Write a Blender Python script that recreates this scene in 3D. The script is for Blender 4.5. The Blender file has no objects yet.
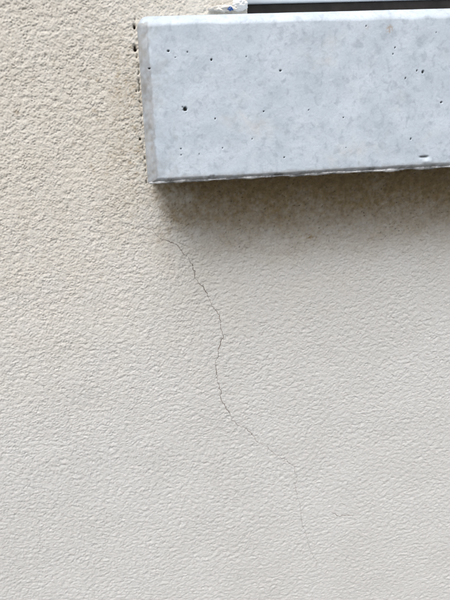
import bpy, math
import numpy as np

# ------------------------------------------------------------------ camera
ZS = 0.95            # height of the sill's lower edge above the ground
H = 0.105            # sill face height
P = 0.050            # sill projection in front of the wall (wall face is y = 0)
FPX = 450.0          # focal length in pixels of the 450 x 600 photograph
PITCH, YAW, ROLL = (math.radians(a) for a in (17.15, 4.62, -2.96))
CAM = np.array([0.0226, -0.3338 - P, 0.0121 + ZS])
Fw = np.array([math.sin(YAW)*math.cos(PITCH), math.cos(YAW)*math.cos(PITCH), -math.sin(PITCH)])
Rt0 = np.array([math.cos(YAW), -math.sin(YAW), 0.0])
Up0 = np.cross(Rt0, Fw)
Rt = math.cos(ROLL)*Rt0 + math.sin(ROLL)*Up0
Up = -math.sin(ROLL)*Rt0 + math.cos(ROLL)*Up0

scene = bpy.context.scene
C = scene.collection
cam_data = bpy.data.cameras.new('camera')
cam = bpy.data.objects.new('camera', cam_data); C.objects.link(cam)
from mathutils import Matrix
m = Matrix.Identity(4)
for i in range(3):
    m[i][0], m[i][1], m[i][2], m[i][3] = Rt[i], Up[i], -Fw[i], CAM[i]
cam.matrix_world = m
cam_data.sensor_fit = 'VERTICAL'; cam_data.sensor_height = 36.0
cam_data.lens = 36.0*FPX/600.0
cam_data.clip_start = 0.01; cam_data.clip_end = 2000
scene.camera = cam
scene.render.resolution_x, scene.render.resolution_y = 768, 1024

def at(px, py, y):
    """point where the ray through a photograph pixel meets the vertical plane Y = y"""
    d = Fw + Rt*(px-225.0)/FPX + Up*(300.0-py)/FPX
    return CAM + d*((y-CAM[1])/d[1])

# ------------------------------------------------------------------ sky, sun, exposure
SUN_EL, SUN_AZ = math.radians(64), math.radians(-24)     # azimuth from the wall's normal, negative = from the left
w = bpy.data.worlds.new('World'); scene.world = w; w.use_nodes = True
nt = w.node_tree; bg = nt.nodes['Background']
sky = nt.nodes.new('ShaderNodeTexSky'); sky.sky_type = 'NISHITA'; sky.sun_disc = False
sky.sun_elevation = SUN_EL
sky.sun_rotation = math.pi - SUN_AZ
sky.air_density = 1.0; sky.dust_density = 4.5; sky.ozone_density = 1.0
hsv = nt.nodes.new('ShaderNodeHueSaturation'); hsv.inputs['Saturation'].default_value = 0.45      # thin even cloud
nt.links.new(sky.outputs[0], hsv.inputs['Color']); nt.links.new(hsv.outputs[0], bg.inputs[0]); bg.inputs[1].default_value = 0.13
sl = bpy.data.lights.new('sun', 'SUN'); sl.energy = 1.5; sl.angle = math.radians(50); sl.color = (1, 0.985, 0.96)
so = bpy.data.objects.new('sun', sl); C.objects.link(so)
from mathutils import Vector
sd = Vector((math.sin(SUN_AZ)*math.cos(SUN_EL), -math.cos(SUN_AZ)*math.cos(SUN_EL), math.sin(SUN_EL)))
so.rotation_euler = sd.to_track_quat('Z', 'Y').to_euler(); so.location = (-1, -3, 5)
vs = scene.view_settings
vs.view_transform = 'Standard'; vs.look = 'None'; vs.gamma = 1.0; vs.use_curve_mapping = False
vs.exposure = 0.62

# ------------------------------------------------------------------ helpers
rng = np.random.default_rng(7)

def field(nz, nx, dx, lam, aniso=1.0, bw=0.45, seed=0, tilt=0.0):
    """band-passed noise, wavelength lam (m), stretched by aniso along x, unit variance"""
    g = np.random.default_rng(seed).standard_normal((nz, nx)).astype(np.float32)
    F = np.fft.rfft2(g)
    fz = np.fft.fftfreq(nz, dx)[:, None]; fx = np.fft.rfftfreq(nx, dx)[None, :]
    c, s = math.cos(tilt), math.sin(tilt)
    a, b = c*fx + s*fz, -s*fx + c*fz
    k = np.sqrt((a*aniso)**2 + b**2)*lam + 1e-9
    F *= np.exp(-(np.log(k)/bw)**2)
    r = np.fft.irfft2(F, s=(nz, nx))
    return (r/r.std()).astype(np.float32)

def lowpass(nz, nx, dx, lam, seed=0):
    g = np.random.default_rng(seed).standard_normal((nz, nx))
    F = np.fft.rfft2(g)
    fz = np.fft.fftfreq(nz, dx)[:, None]; fx = np.fft.rfftfreq(nx, dx)[None, :]
    F *= np.exp(-(fx**2+fz**2)*lam**2)
    r = np.fft.irfft2(F, s=(nz, nx))
    return (r/r.std()).astype(np.float32)

class Sampler:
    """uniform noise tile sampled bilinearly at (x, z)"""
    def __init__(self, x0, z0, dx, arr): self.x0, self.z0, self.dx, self.a = x0, z0, dx, arr
    def __call__(self, X, Z):
        nz, nx = self.a.shape
        fx = np.clip((X-self.x0)/self.dx, 0, nx-1.001); fz = np.clip((Z-self.z0)/self.dx, 0, nz-1.001)
        i = fx.astype(int); j = fz.astype(int); u = fx-i; v = fz-j
        a = self.a
        return a[j, i]*(1-u)*(1-v) + a[j, i+1]*u*(1-v) + a[j+1, i]*(1-u)*v + a[j+1, i+1]*u*v

def sstep(a, b, x):
    t = np.clip((x-a)/(b-a), 0, 1); return t*t*(3-2*t)

def mesh_from(name, co, quads, mat, parent=None, smooth=True, attrs=None):
    me = bpy.data.meshes.new(name)
    co = np.asarray(co, dtype=np.float32); quads = np.asarray(quads, dtype=np.int32)
    n = len(quads)
    me.vertices.add(len(co)); me.vertices.foreach_set('co', co.ravel())
    me.loops.add(n*4); me.loops.foreach_set('vertex_index', quads.ravel())
    me.polygons.add(n)
    me.polygons.foreach_set('loop_start', np.arange(0, n*4, 4, dtype=np.int32))
    me.polygons.foreach_set('use_smooth', np.full(n, smooth))
    for k, v in (attrs or {}).items():
        at_ = me.attributes.new(k, 'FLOAT', 'POINT'); at_.data.foreach_set('value', np.asarray(v, dtype=np.float32).ravel())
    me.update(calc_edges=True); me.validate()
    me.materials.append(mat)
    o = bpy.data.objects.new(name, me); C.objects.link(o)
    if parent: o.parent = parent
    return o

def grid_quads(nz, nx, keep=None):
    j, i = np.meshgrid(np.arange(nz-1), np.arange(nx-1), indexing='ij')
    a = j*nx+i
    q = np.stack([a, a+1, a+1+nx, a+nx], -1)
    return q[keep] if keep is not None else q.reshape(-1, 4)

def boxes(name, lst, mat, parent=None, bevel=0.0):
    """one mesh of one or several bevelled boxes given as (x0,x1,y0,y1,z0,z1)"""
    import bmesh
    bm = bmesh.new()
    for (x0, x1, y0, y1, z0, z1) in lst:
        r = bmesh.ops.create_cube(bm, size=1.0)
        for v in r['verts']:
            v.co = ((x0+x1)/2+v.co.x*(x1-x0), (y0+y1)/2+v.co.y*(y1-y0), (z0+z1)/2+v.co.z*(z1-z0))
    if bevel:
        bmesh.ops.bevel(bm, geom=bm.edges[:], offset=bevel, segments=2, affect='EDGES', profile=0.5)
    me = bpy.data.meshes.new(name); bm.to_mesh(me); bm.free(); me.materials.append(mat)
    o = bpy.data.objects.new(name, me); C.objects.link(o)
    if parent: o.parent = parent
    return o

def tag(o, label=None, cat=None, group=None, kind=None):
    for k, v in (('label', label), ('category', cat), ('group', group), ('kind', kind)):
        if v: o[k] = v
    return o

def empty(name, loc):
    o = bpy.data.objects.new(name, None); C.objects.link(o); o.location = loc; o.empty_display_size = 0.05
    return o

class NT:
    def __init__(self, name):
        self.m = bpy.data.materials.new(name); self.m.use_nodes = True
        self.t = self.m.node_tree; self.b = self.t.nodes['Principled BSDF']
        self.geo = self.t.nodes.new('ShaderNodeNewGeometry')
    def n(self, typ, **kw):
        x = self.t.nodes.new(typ)
        for k, v in kw.items(): setattr(x, k, v)
        return x
    def link(self, a, b): self.t.links.new(a, b)
    def noise(self, scale, detail=3, rough=0.55, stretch=None, dist=0.0):
        x = self.n('ShaderNodeTexNoise'); x.inputs['Scale'].default_value = scale
        x.inputs['Detail'].default_value = detail; x.inputs['Roughness'].default_value = rough
        x.inputs['Distortion'].default_value = dist
        if stretch:
            mp = self.n('ShaderNodeMapping'); mp.inputs['Scale'].default_value = stretch
            self.link(self.geo.outputs['Position'], mp.inputs['Vector']); self.link(mp.outputs[0], x.inputs['Vector'])
        else:
            self.link(self.geo.outputs['Position'], x.inputs['Vector'])
        return x.outputs['Fac']
    def ramp(self, src, lo, hi, a=0.0, b=1.0):
        x = self.n('ShaderNodeMapRange'); x.interpolation_type = 'SMOOTHSTEP'
        for k, v in zip(('From Min', 'From Max', 'To Min', 'To Max'), (lo, hi, a, b)): x.inputs[k].default_value = v
        self.link(src, x.inputs['Value']); return x.outputs['Result']
    def mix(self, fac, a, b, mode='MIX'):
        x = self.n('ShaderNodeMix', data_type='RGBA', blend_type=mode)
        for s, v in ((x.inputs['Factor'], fac), (x.inputs['A'] if False else x.inputs[6], a), (x.inputs[7], b)):
            if isinstance(v, (int, float)): s.default_value = v
            elif isinstance(v, tuple): s.default_value = (*v, 1.0)
            else: self.link(v, s)
        return x.outputs[2]
    def math(self, op, a, b):
        x = self.n('ShaderNodeMath', operation=op)
        for s, v in zip(x.inputs, (a, b)):
            if isinstance(v, (int, float)): s.default_value = v
            else: self.link(v, s)
        return x.outputs[0]
    def attr(self, name):
        x = self.n('ShaderNodeAttribute', attribute_name=name); return x.outputs['Fac']
    def bump(self, h, dist, strength=1.0, prev=None):
        x = self.n('ShaderNodeBump'); x.inputs['Distance'].default_value = dist; x.inputs['Strength'].default_value = strength
        self.link(h, x.inputs['Height'])
        if prev: self.link(prev, x.inputs['Normal'])
        return x.outputs[0]
    def out(self, col, rough=0.9, normal=None, spec=0.3):
        for k, v in (('Base Color', col), ('Roughness', rough), ('Specular IOR Level', spec)):
            s = self.b.inputs[k]
            if isinstance(v, (int, float)): s.default_value = v
            elif isinstance(v, tuple): s.default_value = (*v, 1.0)
            else: self.link(v, s)
        if normal: self.link(normal, self.b.inputs['Normal'])
        return self.m

# ------------------------------------------------------------------ materials
def mat_render():
    t = NT('cream_render')
    base = t.mix(t.ramp(t.noise(9, 3), 0.35, 0.65), (0.60, 0.595, 0.575), (0.625, 0.622, 0.605))
    cream = t.mix(t.ramp(t.noise(45, 4), 0.3, 0.7), (0.615, 0.58, 0.515), (0.65, 0.62, 0.56))
    base = t.mix(t.attr('coat'), base, cream)
    base = t.mix(t.ramp(t.noise(260, 4), 0.3, 0.6), t.mix(0.10, base, (0.36, 0.28, 0.19)), base)
    base = t.mix(t.ramp(t.noise(900, 3, 0.6), 0.25, 0.55, 0.16, 0.0), base, (0.30, 0.26, 0.21))
    base = t.mix(t.attr('tanned'), base, (0.40, 0.33, 0.235))
    d = t.attr('dirt_and_shade')
    base = t.mix(d, base, t.mix(t.ramp(t.noise(230, 4), 0.3, 0.7), (0.155, 0.100, 0.032), (0.25, 0.172, 0.068)))  # stain brown; below the sill the colour also carries the sill's shade
    base = t.mix(t.attr('speck'), base, (0.055, 0.04, 0.022))
    nb = t.bump(t.noise(1100, 5, 0.7), 0.0004, 0.85)
    # beyond the finely modelled patch the same grain goes on as relief of the material
    v = t.noise(300, 4, 0.6, stretch=(0.75, 1, 1), dist=0.3)
    ob = t.n('ShaderNodeBump'); ob.inputs['Distance'].default_value = 0.0017
    t.link(v, ob.inputs['Height']); t.link(t.attr('outer'), ob.inputs['Strength']); t.link(nb, ob.inputs['Normal'])
    return t.out(base, 0.92, ob.outputs[0], 0.2)

def mat_sill():
    t = NT('cast_concrete')
    a = t.mix(t.ramp(t.noise(38, 3, 0.5), 0.3, 0.7), (0.465, 0.535, 0.605), (0.55, 0.615, 0.68))
    a = t.mix(t.ramp(t.noise(230, 2, 0.45, dist=0.6), 0.48, 0.78, 0, 0.75), a, (0.36, 0.415, 0.47))
    a = t.mix(t.ramp(t.noise(520, 3, 0.5), 0.50, 0.8, 0, 0.5), a, (0.36, 0.40, 0.44))
    a = t.mix(t.ramp(t.noise(75, 4, 0.6), 0.56, 0.72, 0, 0.5), a, (0.61, 0.67, 0.72))
    a = t.mix(t.ramp(t.noise(24, 4, 0.6), 0.56, 0.74, 0, 0.45), a, (0.60, 0.57, 0.54))
    a = t.mix(t.ramp(t.noise(1400, 4, 0.7), 0.3, 0.75, 0, 0.16), a, (0.22, 0.24, 0.26))
    a = t.mix(t.attr('grey'), a, t.mix(t.ramp(t.noise(140, 4), 0.3, 0.7), (0.23, 0.228, 0.222), (0.36, 0.36, 0.355)))
    a = t.mix(t.attr('pit'), a, (0.02, 0.02, 0.02))
    a = t.mix(t.attr('tan'), a, (0.36, 0.31, 0.27))
    n1 = t.bump(t.noise(1600, 4, 0.7), 0.00008, 0.6)
    n1 = t.bump(t.noise(60, 2, 0.5), 0.0004, 0.3, n1)
    return t.out(a, t.ramp(t.noise(120, 3), 0.3, 0.7, 0.42, 0.62), n1, 0.4)

def mat_plain(name, col, rough, spec=0.4, var=0.06, scale=60, bump=0.0, bscale=600):
    t = NT(name)
    dark = tuple(c*(1-var*2) for c in col)
    a = t.mix(t.ramp(t.noise(scale, 4), 0.3, 0.7), dark, col)
    nb = t.bump(t.noise(bscale, 4), bump, 1.0) if bump else None
    return t.out(a, rough, nb, spec)

M_render = mat_render(); M_sill = mat_sill()
M_lip = mat_plain('pale_mortar', (0.55, 0.555, 0.56), 0.85, var=0.38, scale=130, bump=0.0003)
M_crack = mat_plain('crack_dirt', (0.19, 0.14, 0.11), 0.95, 0.1, var=0.3, scale=300)
M_frame = mat_plain('white_frame', (0.74, 0.80, 0.85), 0.35, 0.5, var=0.02)
M_gasket = mat_plain('black_rubber', (0.022, 0.019, 0.017), 0.7, 0.3, var=0.25, scale=90)
M_seal = mat_plain('white_sealant', (0.78, 0.78, 0.77), 0.6, 0.4, var=0.05, scale=140, bump=0.0003, bscale=500)
M_mort = mat_plain('pale_crumbly_mortar', (0.70, 0.675, 0.63), 0.9, 0.2, var=0.12, scale=300, bump=0.0008, bscale=900)
M_blue = mat_plain('blue_film', (0.035, 0.13, 0.42), 0.45, 0.5, var=0.25, scale=400)
M_ground = mat_plain('paving_concrete', (0.17, 0.165, 0.155), 0.9, 0.2, var=0.15, scale=6, bump=0.002, bscale=70)
M_room = mat_plain('room_plaster', (0.5, 0.49, 0.46), 0.9, 0.2)
gm = NT('window_glass'); gm.b.inputs['Transmission Weight'].default_value = 1.0; gm.b.inputs['IOR'].default_value = 1.45
M_glass = gm.out((0.9, 0.95, 0.95), 0.02, None, 0.5)

# ------------------------------------------------------------------ setting: ground
boxes('ground', [(-60, 60, -60, 0.4, -0.3, 0.0)], M_ground)
tag(bpy.data.objects['ground'], kind='structure', label='grey concrete ground in front of the wall')

# ------------------------------------------------------------------ wall
XR = at(247, 5, 0.0)[0]                # left side of the window opening
XR2 = XR + 1.20
ZO0, ZO1 = ZS+H-0.012, ZS+H+1.25       # opening
def spread(a, b, step, lo, hi):
    core = list(np.arange(a, b, step)); out = core
    s, x = step, a
    left = []
    while x > lo: s *= 1.35; x -= s; left.append(x)
    left[-1] = lo
    s, x = step, out[-1]; right = []
    while x < hi: s *= 1.35; x += s; right.append(x)
    right[-1] = hi
    return np.array(left[::-1]+out+right)
DX0, DX1, DZ0, DZ1 = -0.172, 0.262, ZS-0.56, ZS+0.17
xs = spread(DX0, DX1, 0.00052, -2.2, 3.0)
lo = [DZ0]; st = 0.0007
while lo[-1] > 0: st *= 1.35; lo.append(lo[-1]-st)
lo[-1] = 0.0
hi = [DZ1]; st = 0.0006
while hi[-1] < 2.9: st *= 1.35; hi.append(hi[-1]+st)
hi[-1] = 2.9
zs = np.concatenate([lo[::-1], np.arange(DZ0+0.0007, ZS-0.25, 0.0007), np.arange(ZS-0.2496, DZ1-0.0003, 0.00052), hi])
def snap(arr, v): arr[np.argmin(abs(arr-v))] = v
snap(xs, XR); snap(xs, XR2); snap(zs, ZO0); snap(zs, ZO1)
X, Z = np.meshgrid(xs, zs)
# the fine patch widens towards the ground
fan = 1+0.55*sstep(ZS-0.04, DZ0, zs)
Xc = 0.045
inn = (X > DX0-0.03) & (X < DX1+0.03)
X = np.where(inn, Xc+(X-Xc)*fan[:, None], X + (np.sign(X-Xc)*0.14*(fan[:, None]-1)/0.55)*np.clip((2.2-abs(X))/2.0, 0, 1))
XG = np.meshgrid(xs, zs)[0]

dx = 0.00045; NX, NZ = 1600, 1680
x0, z0 = -0.32, DZ0-0.012
S = lambda a: Sampler(x0, z0, dx, a)
lump = [S(field(NZ, NX, dx, 0.0034, 1.3, 0.7, s, t)) for s, t in ((1, .6), (2, -.5), (3, .1))]
def fbm_tile():
    out = 0
    for k, lam in enumerate((0.0075, 0.005, 0.0035, 0.0025, 0.0018, 0.0013)):
        out = out + field(NZ, NX, dx, lam, 1.35, 0.4, 60+k, 0.25*(-1)**k)*lam**0.55
    return out/out.std()
fbm = S(fbm_tile())
fine = S(field(NZ, NX, dx, 0.0019, 1.2, 0.45, 4))
grit = S(field(NZ, NX, dx, 0.0013, 1.0, 0.3, 5))
big = S(lowpass(NZ, NX, dx, 0.05, 6))
warp = S(lowpass(NZ, NX, dx, 0.012, 8)); blot = S(lowpass(NZ, NX, dx, 0.006, 9)); blot2 = S(lowpass(NZ, NX, dx, 0.0025, 10))
blotL = S(lowpass(NZ, NX, dx, 0.025, 12))

f1, f2, f3 = (l(X, Z) for l in lump)
kk = 4.0
h = np.log(np.exp(kk*f1)+np.exp(kk*f2)+np.exp(kk*f3))/kk
h = (h-h.mean())/h.std()
zz = Z-ZS
# coarser, sharper grain beside and above the sill; calmer coat below
rough = sstep(-0.20, 0.06, zz + 0.25*(-X) + 0.02*warp(X, Z))*(1-0.85*sstep(0.0, 0.06, X)*(1-sstep(0.09, 0.11, zz)))
hf = fine(X, Z); hg = grit(X, Z)
fb = fbm(X, Z)
hs = 0.16*h + 0.28*fb + (0.14+0.05*rough)*hf + (0.14+0.05*rough)*hg
hs = np.where(hs > 0, 0.62*hs, hs)                      # the float has flattened the tops, the pits stay sharp
amp = 0.00054*(1+0.12*rough+0.45*sstep(-0.10, -0.02, zz)*sstep(0.0, 0.04, X)*(zz < 0.03))*(1+0.10*warp(X, Z))
hgt = hs*amp + 0.00012*big(X, Z)

# hairline cracks, (pixels of the photograph, half width mm)
cracks = [
 ([(140,225),(150.7,231),(158.7,237.5),(169,240.7),(178.7,246.5),(186,256),(190.7,267),(197,278),(202.7,290),(210.7,302),
   (219.5,314),(221,324.7),(223.5,335),(220,350),(217,362),(217,377),(221,398.5),(231,418),(245,431),(260,442),(277.6,456),
   (293.6,468),(298,492),(301.4,518),(306,539.5),(313.6,557),(321,583)], 0.19),
 ([(331,512),(338,516.2),(346,515.2),(355,516)], 0.22),
]
crack_lines = []
for ci, (pts, hw) in enumerate(cracks):
    W = np.array([at(px, py, 0.0) for px, py in pts])[:, [0, 2]]
    seg = np.r_[0, np.cumsum(np.hypot(*np.diff(W, axis=0).T))]
    s = np.arange(0, seg[-1], 0.0006)
    cx = np.interp(s, seg, W[:, 0]); cz = np.interp(s, seg, W[:, 1])
    r2 = np.random.default_rng(40+ci)
    def wob(n, k):
        g = np.convolve(r2.standard_normal(n+4*k), np.hanning(k)/np.sqrt((np.hanning(k)**2).sum()), 'same')[2*k:2*k+n]; return g
    n = len(s)
    kw = 1.0 if ci == 0 else 0.35
    cx = cx + kw*0.0005*wob(n, 9) + kw*0.0008*wob(n, 31); cz = cz + kw*(0.0004*wob(n, 9) + 0.0004*wob(n, 31))
    wd = hw*1e-3*np.clip(0.95+0.3*wob(n, 15)+0.2*wob(n, 41), 0.55, 1.6)
    if ci == 0: wd *= np.interp(s/s[-1], [0, .04, .35, .55, .8, 1], [.6, 1.0, 1.1, .75, .42, .12])
    e = np.minimum(np.arange(n), n-1-np.arange(n)); wd *= np.clip(e/8, 0.05, 1)
    crack_lines.append((cx, cz, wd))
    # a shallow valley pressed into the render along the crack
    for k in range(0, n, 1):
        j0, j1 = np.searchsorted(zs, (cz[k]-0.0025, cz[k]+0.0025)); i0, i1 = np.searchsorted(X[(j0+j1)//2], (cx[k]-0.0025, cx[k]+0.0025))
        d2 = (X[j0:j1, i0:i1]-cx[k])**2 + (Z[j0:j1, i0:i1]-cz[k])**2
        hgt[j0:j1, i0:i1] -= 0.00010*np.exp(-d2/(0.00075**2))*min(1, wd[k]/2.2e-4)

# black gaps left open along the end of the sill, small pits
gap = np.zeros_like(X)
spots = [(133.9,27,.7,5),(134.4,48,.9,6),(136.2,91,.35,2),(140.0,139,.5,3),(143.2,171,.35,2)]
for px, py, r_, dep in spots:
    p = at(px, py, 0.0); d2 = ((X-p[0])/1.0)**2 + ((Z-p[2])/1.5)**2
    d2 = d2*np.exp(0.5*blot2(X, Z)); g_ = np.exp(-d2/((r_*1.1e-3)**2)); hgt -= dep*1e-3*g_; gap = np.maximum(gap, sstep(0.15, 0.5, g_))
pa, pb = at(134.6, 20, 0.0), at(146.0, 181, 0.0)
xe = pa[0]+(pb[0]-pa[0])*(Z-pa[2])/(pb[2]-pa[2])
jn = sstep(0.0, 1.6, S(lowpass(NZ, NX, dx, 0.004, 95))(X, Z)+0.35)*(Z > pb[2]-0.002)*(Z < pa[2]+0.002)
jg = np.exp(-((X-xe-0.0003*blot2(X, Z))/0.0007)**2)*jn
hgt -= 0.0022*jg; gap = np.maximum(gap, 0.55*sstep(0.35, 0.9, jg))
outer = 1-(sstep(DX0-.004, DX0+.012, XG)*sstep(DX1+.004, DX1-.012, XG)*sstep(DZ0-.004, DZ0+.012, Z)*sstep(DZ1+.004, DZ1-.012, Z))
hgt *= 1-outer
# brown stain with painted sill shade below the sill, grime at its end, ochre patches; broken up by noise
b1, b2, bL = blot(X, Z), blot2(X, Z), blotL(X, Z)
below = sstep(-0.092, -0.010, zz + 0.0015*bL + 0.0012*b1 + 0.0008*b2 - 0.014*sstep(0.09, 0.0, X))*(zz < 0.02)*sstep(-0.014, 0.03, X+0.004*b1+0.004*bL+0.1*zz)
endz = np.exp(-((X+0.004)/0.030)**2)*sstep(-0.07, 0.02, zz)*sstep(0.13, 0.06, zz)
dirt_and_shade = below*np.clip(0.90+0.02*bL+0.02*b1+0.05*b2, 0, 1)
tanned = endz*np.clip(0.34+0.14*b1+0.14*b2+0.10*bL, 0, 1) + np.clip(0.22*(b1-1.5), 0, 0.4)*sstep(-0.2, 0.0, zz)*sstep(0.05, -0.02, X)
coat = sstep(-0.24, 0.06, zz+0.25*(-X)+0.012*bL)
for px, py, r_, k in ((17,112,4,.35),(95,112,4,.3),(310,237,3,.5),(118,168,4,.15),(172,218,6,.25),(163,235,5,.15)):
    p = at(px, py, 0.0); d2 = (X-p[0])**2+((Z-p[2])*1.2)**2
    dirt_and_shade += k*np.exp(-d2/((r_*0.75e-3)**2))*np.clip(.6+.5*b2, 0, 1.2)
dirt_and_shade = np.clip(dirt_and_shade, 0, 0.9)
spk = S(field(NZ, NX, dx, 0.0030, 1.7, 0.45, 90, 0.2))(X, Z); spk2 = S(field(NZ, NX, dx, 0.0016, 1.3, 0.4, 91))(X, Z)
grains = spk+0.7*spk2
speck = 0.55*sstep(1.3, 2.9, grains)*np.clip(below+0.25*sstep(-0.13, -0.04, zz)*sstep(0.0, 0.05, X), 0, 1)
speck += 0.8*sstep(2.9, 3.4, grains)*sstep(-0.10, -0.02, zz)*sstep(-0.01, 0.05, X)
speck = np.clip(np.maximum(speck, gap), 0, 1)
tanned *= np.clip(0.75+0.30*spk+0.30*spk2, 0.2, 2.0)
tanned = np.clip(tanned, 0, 0.8)*(1-outer); dirt_and_shade *= (X < XR2+0.07); speck *= 1-outer

Yw = -hgt
Zw = Z - 0.6*(hs*amp)*(1-outer)        # grains sag downwards a little
Xw = X + 0.15*hf*amp*(1-outer)
Zw[0, :] = zs[0]
keep = ~((X[:-1, :-1] >= XR-1e-9) & (X[:-1, 1:] <= XR2+1e-9) & (Z[:-1, :-1] >= ZO0-1e-9) & (Z[1:, :-1] <= ZO1+1e-9))
keep &= ~((X[:-1, :-1] > 0.02) & (X[:-1, 1:] < XR2+0.04) & (Z[:-1, :-1] > ZS+0.012) & (Z[1:, :-1] < ZO0+0.0001))   # where the sill is built in
co = np.stack([Xw, Yw, Zw], -1).reshape(-1, 3)
base = (0.4, 0.0, 0.0)
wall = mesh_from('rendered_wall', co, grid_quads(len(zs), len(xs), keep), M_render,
                 attrs={'dirt_and_shade': dirt_and_shade, 'speck': speck, 'tanned': tanned, 'coat': coat, 'outer': np.clip(outer, 0, 1)*0.8})
tag(wall, 'cream rough-rendered house wall with a hairline crack below the sill', 'wall', kind='thing')
wall_h = Sampler(0, 0, 1, hgt)
def wall_y(x, z):
    j = np.clip(np.interp(z, zs, np.arange(len(zs))), 0, len(zs)-1.01)
    fz = np.interp(z, zs, fan); i = np.clip(np.interp(Xc+(x-Xc)/fz, xs, np.arange(len(xs))), 0, len(xs)-1.01)
    ii = i.astype(int); jj = j.astype(int); u = i-ii; v = j-jj
    sam = lambda A: A[jj, ii]*(1-u)*(1-v)+A[jj, ii+1]*u*(1-v)+A[jj+1, ii]*(1-u)*v+A[jj+1, ii+1]*u*v
    return sam(Yw), sam(Zw-Z)
for cx, cz, wd in crack_lines:
    tx, tz = np.gradient(cx), np.gradient(cz); L = np.hypot(tx, tz)+1e-12; nx_, nz_ = -tz/L, tx/L
    rows = []
    for o_ in (-1, 0, 1):
        px_, pz_ = cx+nx_*wd*o_, cz+nz_*wd*o_
        yy, dz_ = wall_y(px_, pz_)
        rows.append(np.stack([px_, yy-(0.00007 if o_ else 0.00004), pz_+dz_], -1))
    n = len(cx); co_c = np.concatenate(rows)
    q = [(r_*n+k, r_*n+k+1, (r_+1)*n+k+1, (r_+1)*n+k) for r_ in (0, 1) for k in range(n-1)]
    mesh_from('crack', co_c, q, M_crack, wall)
# reveals of the opening (jambs and head), returning into the wall
RD = 0.16
def reveal(name, fn, na, nb_):
    a, b = np.meshgrid(np.linspace(0, 1, na), np.linspace(0, 1, nb_))
    P_ = fn(a, b); mesh_from(name, P_.reshape(-1, 3), grid_quads(nb_, na), M_render, wall, attrs={'outer': np.full(P_.shape[:2], 0.8)})
reveal('window_jamb', lambda a, b: np.stack([XR+0*a, a*RD, ZO0+(ZO1-ZO0)*b], -1), 12, 60)
reveal('window_jamb', lambda a, b: np.stack([XR2+0*a, a*RD, ZO0+(ZO1-ZO0)*b], -1), 12, 60)
reveal('window_head', lambda a, b: np.stack([XR+(XR2-XR)*a, b*RD, ZO1+0*a], -1), 60, 12)

# ------------------------------------------------------------------ sill
L = XR2+0.07
sill_root = empty('window_sill', (0.3, -P, ZS))
tag(sill_root, 'pale blue-grey cast concrete window sill jutting from the wall', 'window sill', kind='thing')
SX, SZ = 0.3, ZS
us = np.concatenate([np.arange(0, 0.31, 0.0004), np.geomspace(0.3105, L-0.0105, 60), L-0.01+np.linspace(0, 0.01, 14)])
vsz = np.concatenate([np.linspace(0, H, 250)])
U, V = np.meshgrid(us, vsz)
sdx = 0.0004; SNX, SNZ = 820, 280
SS = lambda a: Sampler(0, 0, sdx, a)
sn1, sn2, sn3 = SS(lowpass(SNZ, SNX, sdx, 0.02, 21)), SS(lowpass(SNZ, SNX, sdx, 0.004, 22)), SS(field(SNZ, SNX, sdx, 0.002, 1, .4, 23))
a1, a2, a3 = sn1(U, V), sn2(U, V), sn3(U, V)
# rounded outline at the top corners
RC = 0.0075
def round_corner(U, V, cu, su):
    du, dv = (cu-U)*su, V-(H-RC)
    msk = (du > 0) & (dv > 0); r_ = np.hypot(du, dv)+1e-12; mx = np.maximum(du, dv)
    sc = np.where(msk, mx/r_, 1)
    return np.where(msk, cu-su*du*sc, U), np.where(msk, (H-RC)+dv*sc, V)
U2, V2 = round_corner(U, V, RC, 1); U2, V2 = round_corner(U2, V2, L-RC, -1)
def prof(d, wid, dep, e=1.6):
    t = np.clip(1-d/wid, 0, 1); return dep*t**e
dl = np.minimum(U, L-U); dt = H-V; db = V
wl = 0.0066+0.0003*a1
yb = np.maximum.reduce([prof(dl, wl*1.1, 0.0052, 1.6)+prof(dl, 0.002, 0.0012), prof(dt, 0.0075+0.0003*a1, 0.0058, 1.7), prof(db, 0.0026+0.0002*a1, 0.0022, 1.4)])
yf = yb + 0.00010*a1 + 0.00002*a2 + 0.00001*a3 + 0.00022*np.exp(-((dl-0.0074)/0.0007)**2)*(U < 0.1)
# air holes of the casting
pits = [(167.4,51,1.0),(174.6,57.4,.55),(186.7,52,.6),(211,59.7,1.0),(148.5,68.4,.9),(185,109,2.1),(215.4,118.6,.75),(263.8,111.4,.7),(246,56.7,.5),
 (280.4,70.6,1.0),(366,26,.6),(395,47.6,.7),(393,54,.65),(417,70.6,.8),(423,71.8,1.3),(405.4,78.2,.8),(441.5,102.3,1.0),(308.7,110,.55),(343.5,117.5,.6),
 (181.8,148.7,.65),(182,155,.6),(200,154,.5),(223,148,.55),(252.4,139,.55),(410.7,139,1.0),(284.5,157.4,.75),(346,147.6,.45),(436,32.5,.45),]
pit = np.zeros_like(U)
pr = np.random.default_rng(3)
for px, py, r_ in pits:
    p = at(px, py, -P); rr = r_*0.00070*1.05; e = pr.uniform(.75, 1.3)
    d = np.hypot((U-p[0])*e, (V-(p[2]-ZS))/e)
    d = d*(1+0.18*a3*(r_ > 1.5))
    k = 1-sstep(rr*0.55, rr*1.15, d)
    yf = yf + k*min(0.0020, rr*1.9); pit = np.maximum(pit, k)
p = at(424, 156.8, -P); k = np.exp(-(((U-p[0])/0.0034)**2)**2-((V-(p[2]-ZS))/0.0007)**2); yf = yf+0.0012*k; pit = np.maximum(pit, 0.75*np.clip(k*1.2, 0, 1))
p = at(426, 161.5, -P); yf = yf-0.0010*np.exp(-((U-p[0])/0.0035)**2-((V-(p[2]-ZS))/0.0018)**2)
cr = np.random.default_rng(15)
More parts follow.
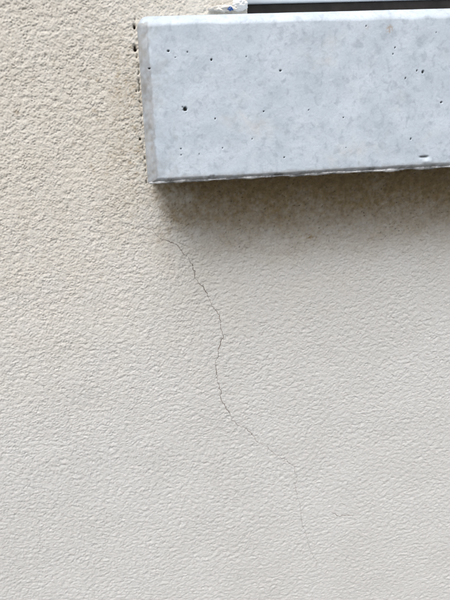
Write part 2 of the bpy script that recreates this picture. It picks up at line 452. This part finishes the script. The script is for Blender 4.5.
for cu, r_ in [(0.0455, 0.0022)]+[(cr.uniform(0.01, 0.34), cr.uniform(0.0006, 0.0016)) for _ in range(22)]:
    d = np.hypot((U-cu)/1.6, (V-0.0004))*(1+0.15*a3)/r_
    yf = yf + 0.0007*(r_/0.0015)*(1-sstep(0.6, 1.1, d))
tan = np.zeros_like(U)
for px, py, r_, kx in ((389.5,29,4,.9),(367,27,3,.3),(403,97,6,.12),(400,92,3,.2)):
    p = at(px, py, -P); d = np.hypot(U-p[0], V-(p[2]-ZS))/(r_*0.0007); tan = np.maximum(tan, kx*np.clip((1.2-d)*1.5, 0, 1)*np.clip(.6+.35*a3+.2*a2, 0, 1))
grey = np.clip(sstep(1.45, 0.95, dl/wl+0.10*a2)*np.clip(.75+.12*a2, 0, 1), 0, 1)*(dt > 0.004)
grey = np.maximum(grey, sstep(0.0050, 0.0015, db+0.0006*a2)*np.clip(0.75+0.15*a2, 0, 1))
grey = np.maximum(grey, 0.35*sstep(0.022, 0.008, U+0.004*a2)*np.clip(.5+.5*a1, 0, 1))
skew = (V/H-0.5)*2*0.0014*np.exp(-U/0.06)
front = np.stack([U2+skew-SX, yf, V2], -1)
nzv, nuv = U.shape
# side walls: carry the outline back into the wall
ring = np.concatenate([np.arange(nuv), (np.arange(1, nzv))*nuv+nuv-1, (nzv-1)*nuv+np.arange(nuv-2, -1, -1), np.arange(nzv-2, 0, -1)*nuv])
fr = front.reshape(-1, 3); nf = len(fr)
r1 = fr[ring].copy(); r1[:, 1] += 0.012
r2_ = fr[ring].copy(); r2_[:, 1] = 0.165+P; r2_[:, 2] += np.where(r2_[:, 2] > H*0.9, 0.007, 0)
nr = len(ring)
co_s = np.concatenate([fr, r1, r2_])
ids = np.arange(nr); nx1 = (ids+1) % nr
qs = [grid_quads(nzv, nuv), np.stack([ring[nx1], ring, nf+ids, nf+nx1], -1), np.stack([nf+nx1, nf+ids, nf+nr+ids, nf+nr+nx1], -1)]
pad = lambda a: np.concatenate([a.ravel(), np.zeros(2*nr)])
mesh_from('sill_body', co_s, np.concatenate(qs), M_sill, sill_root, attrs={'pit': pad(pit), 'tan': pad(tan), 'grey': pad(grey)})
# ragged lip of mortar left along the lower edge
n = 1500; lx = np.linspace(0.0012, L-0.001, n*2)
g = np.random.default_rng(77).standard_normal((4, n*2+200))
sm = lambda r_, k: (np.convolve(r_, np.hanning(k), 'same')/np.sqrt((np.hanning(k)**2).sum()))[100:100+n*2]
ra = 0.0010*np.clip(1+0.24*sm(g[0], 7)+0.2*sm(g[0], 60), 0.35, 2)
rb = 0.00095*np.clip(1+0.12*sm(g[1], 9)+0.2*sm(g[1], 50), 0.4, 2)
oy = 0.0003*sm(g[2], 45); oz = 0.00012*sm(g[3], 45)
rows = []
for k in range(10):
    a = 2*math.pi*k/10
    rows.append(np.stack([lx-SX-0.0014*np.exp(-lx/0.06), 0.0024+oy+ra*1.3*math.cos(a), -0.0002+oz+rb*math.sin(a)], -1))
m2 = n*2; co_l = np.concatenate(rows)
q = np.concatenate([np.stack([k*m2+np.arange(m2-1), k*m2+np.arange(1, m2), ((k+1) % 10)*m2+np.arange(1, m2), ((k+1) % 10)*m2+np.arange(m2-1)], -1) for k in range(10)])
mesh_from('drip_lip', co_l, q, M_lip, sill_root)

# ------------------------------------------------------------------ window
YF = 0.055
zg = at(300, 2.6, YF)[2]               # upper edge of the dark gasket strip
win = empty('window', ((XR+XR2)/2, YF, ZS+H))
tag(win, 'window with pale frame and dark seal strip standing on the sill', 'window', kind='thing')
def wbox(name, b, mat, parent, bev=0.0015):
    ox, oy_, oz_ = win.location
    return boxes(name, [(b[0]-ox, b[1]-ox, b[2]-oy_, b[3]-oy_, b[4]-oz_, b[5]-oz_)], mat, parent, bev)
z_bot = ZS+H+0.004
a0, a1_ = XR+0.001, XR2-0.001
wbox('seal_strip', (a0+.0008, a1_-.0008, YF+0.002, YF+0.05, z_bot, zg), M_gasket, win, 0.0008)
fw = 0.055
wbox('bottom_rail', (a0, a1_, YF, YF+0.06, zg+0.0004, zg+fw), M_frame, win)
wbox('top_rail', (a0, a1_, YF, YF+0.06, ZO1-fw, ZO1-0.001), M_frame, win)
wbox('side_stile', (a0, a0+fw, YF+0.0005, YF+0.0595, zg+fw+.0003, ZO1-fw-.0003), M_frame, win)
wbox('side_stile', (a1_-fw, a1_, YF+0.0005, YF+0.0595, zg+fw+.0003, ZO1-fw-.0003), M_frame, win)
mx = (a0+a1_)/2
wbox('mullion', (mx-.03, mx+.03, YF+0.0005, YF+0.0595, zg+fw+.0003, ZO1-fw-.0003), M_frame, win)
wbox('pane', (a0+fw+.0003, mx-.0303, YF+0.028, YF+0.032, zg+fw+.0006, ZO1-fw-.0006), M_glass, win, 0)
wbox('pane', (mx+.0303, a1_-fw-.0003, YF+0.028, YF+0.032, zg+fw+.0006, ZO1-fw-.0006), M_glass, win, 0)
# the room behind
rm = boxes('room', [(-2.2, 3.0, 3.0, 3.1, 0, 2.9), (-2.3, -2.2, 0.17, 3.1, 0, 2.9), (3.0, 3.1, 0.17, 3.1, 0, 2.9), (-2.3, 3.1, 0.17, 3.1, 2.9, 3.0), (-2.3, 3.1, 0.401, 3.1, -0.1, 0.0)], M_room)
tag(rm, kind='structure', label='plain room behind the window')

# ------------------------------------------------------------------ sealant at the corner of the opening
def lump_mesh(name, c, rad, mat, seed, n1=40, n2=24, rgh=0.25):
    r_ = np.random.default_rng(seed)
    th, ph = np.meshgrid(np.linspace(0, 2*math.pi, n1, endpoint=False), np.linspace(0.02, math.pi-0.02, n2))
    D = np.stack([np.sin(ph)*np.cos(th), np.sin(ph)*np.sin(th), np.cos(ph)], -1)
    disp = np.zeros(th.shape)
    for k in range(40):
        v = r_.standard_normal(3); v *= r_.uniform(2, 16)/np.linalg.norm(v); disp += np.sin(D@v+r_.uniform(0, 6))/np.linalg.norm(v)
    Pp = D*(1+rgh*disp[..., None])*np.array(rad)
    idx = lambda j, i: j*n1+(i % n1)
    q = [(idx(j, i), idx(j+1, i), idx(j+1, i+1), idx(j, i+1)) for j in range(n2-1) for i in range(n1)]
    o = mesh_from(name, Pp.reshape(-1, 3), q, mat); o.location = c
    return o
c = at(240, 5, -0.003); o1 = lump_mesh('sealant_lump', c, (0.0046, 0.006, 0.0032), M_seal, 1, 70, 40, rgh=0.2)
tag(o1, 'white lump of sealant at the left end of the dark seal strip', 'sealant')
c = at(222, 8.5, -0.002); o2 = lump_mesh('mortar_smear', c, (0.0085, 0.0035, 0.0024), M_mort, 2, 90, 50, rgh=0.30)
tag(o2, 'white mortar smear on the wall just above the sill', 'mortar')
c = at(230.5, 8.2, -0.0065); o3 = lump_mesh('plastic_scrap', c, (0.0015, 0.0010, 0.0010), M_blue, 5, 18, 12, 0.5)
tag(o3, 'tiny blue scrap of plastic film stuck in the white sealant', 'plastic scrap')
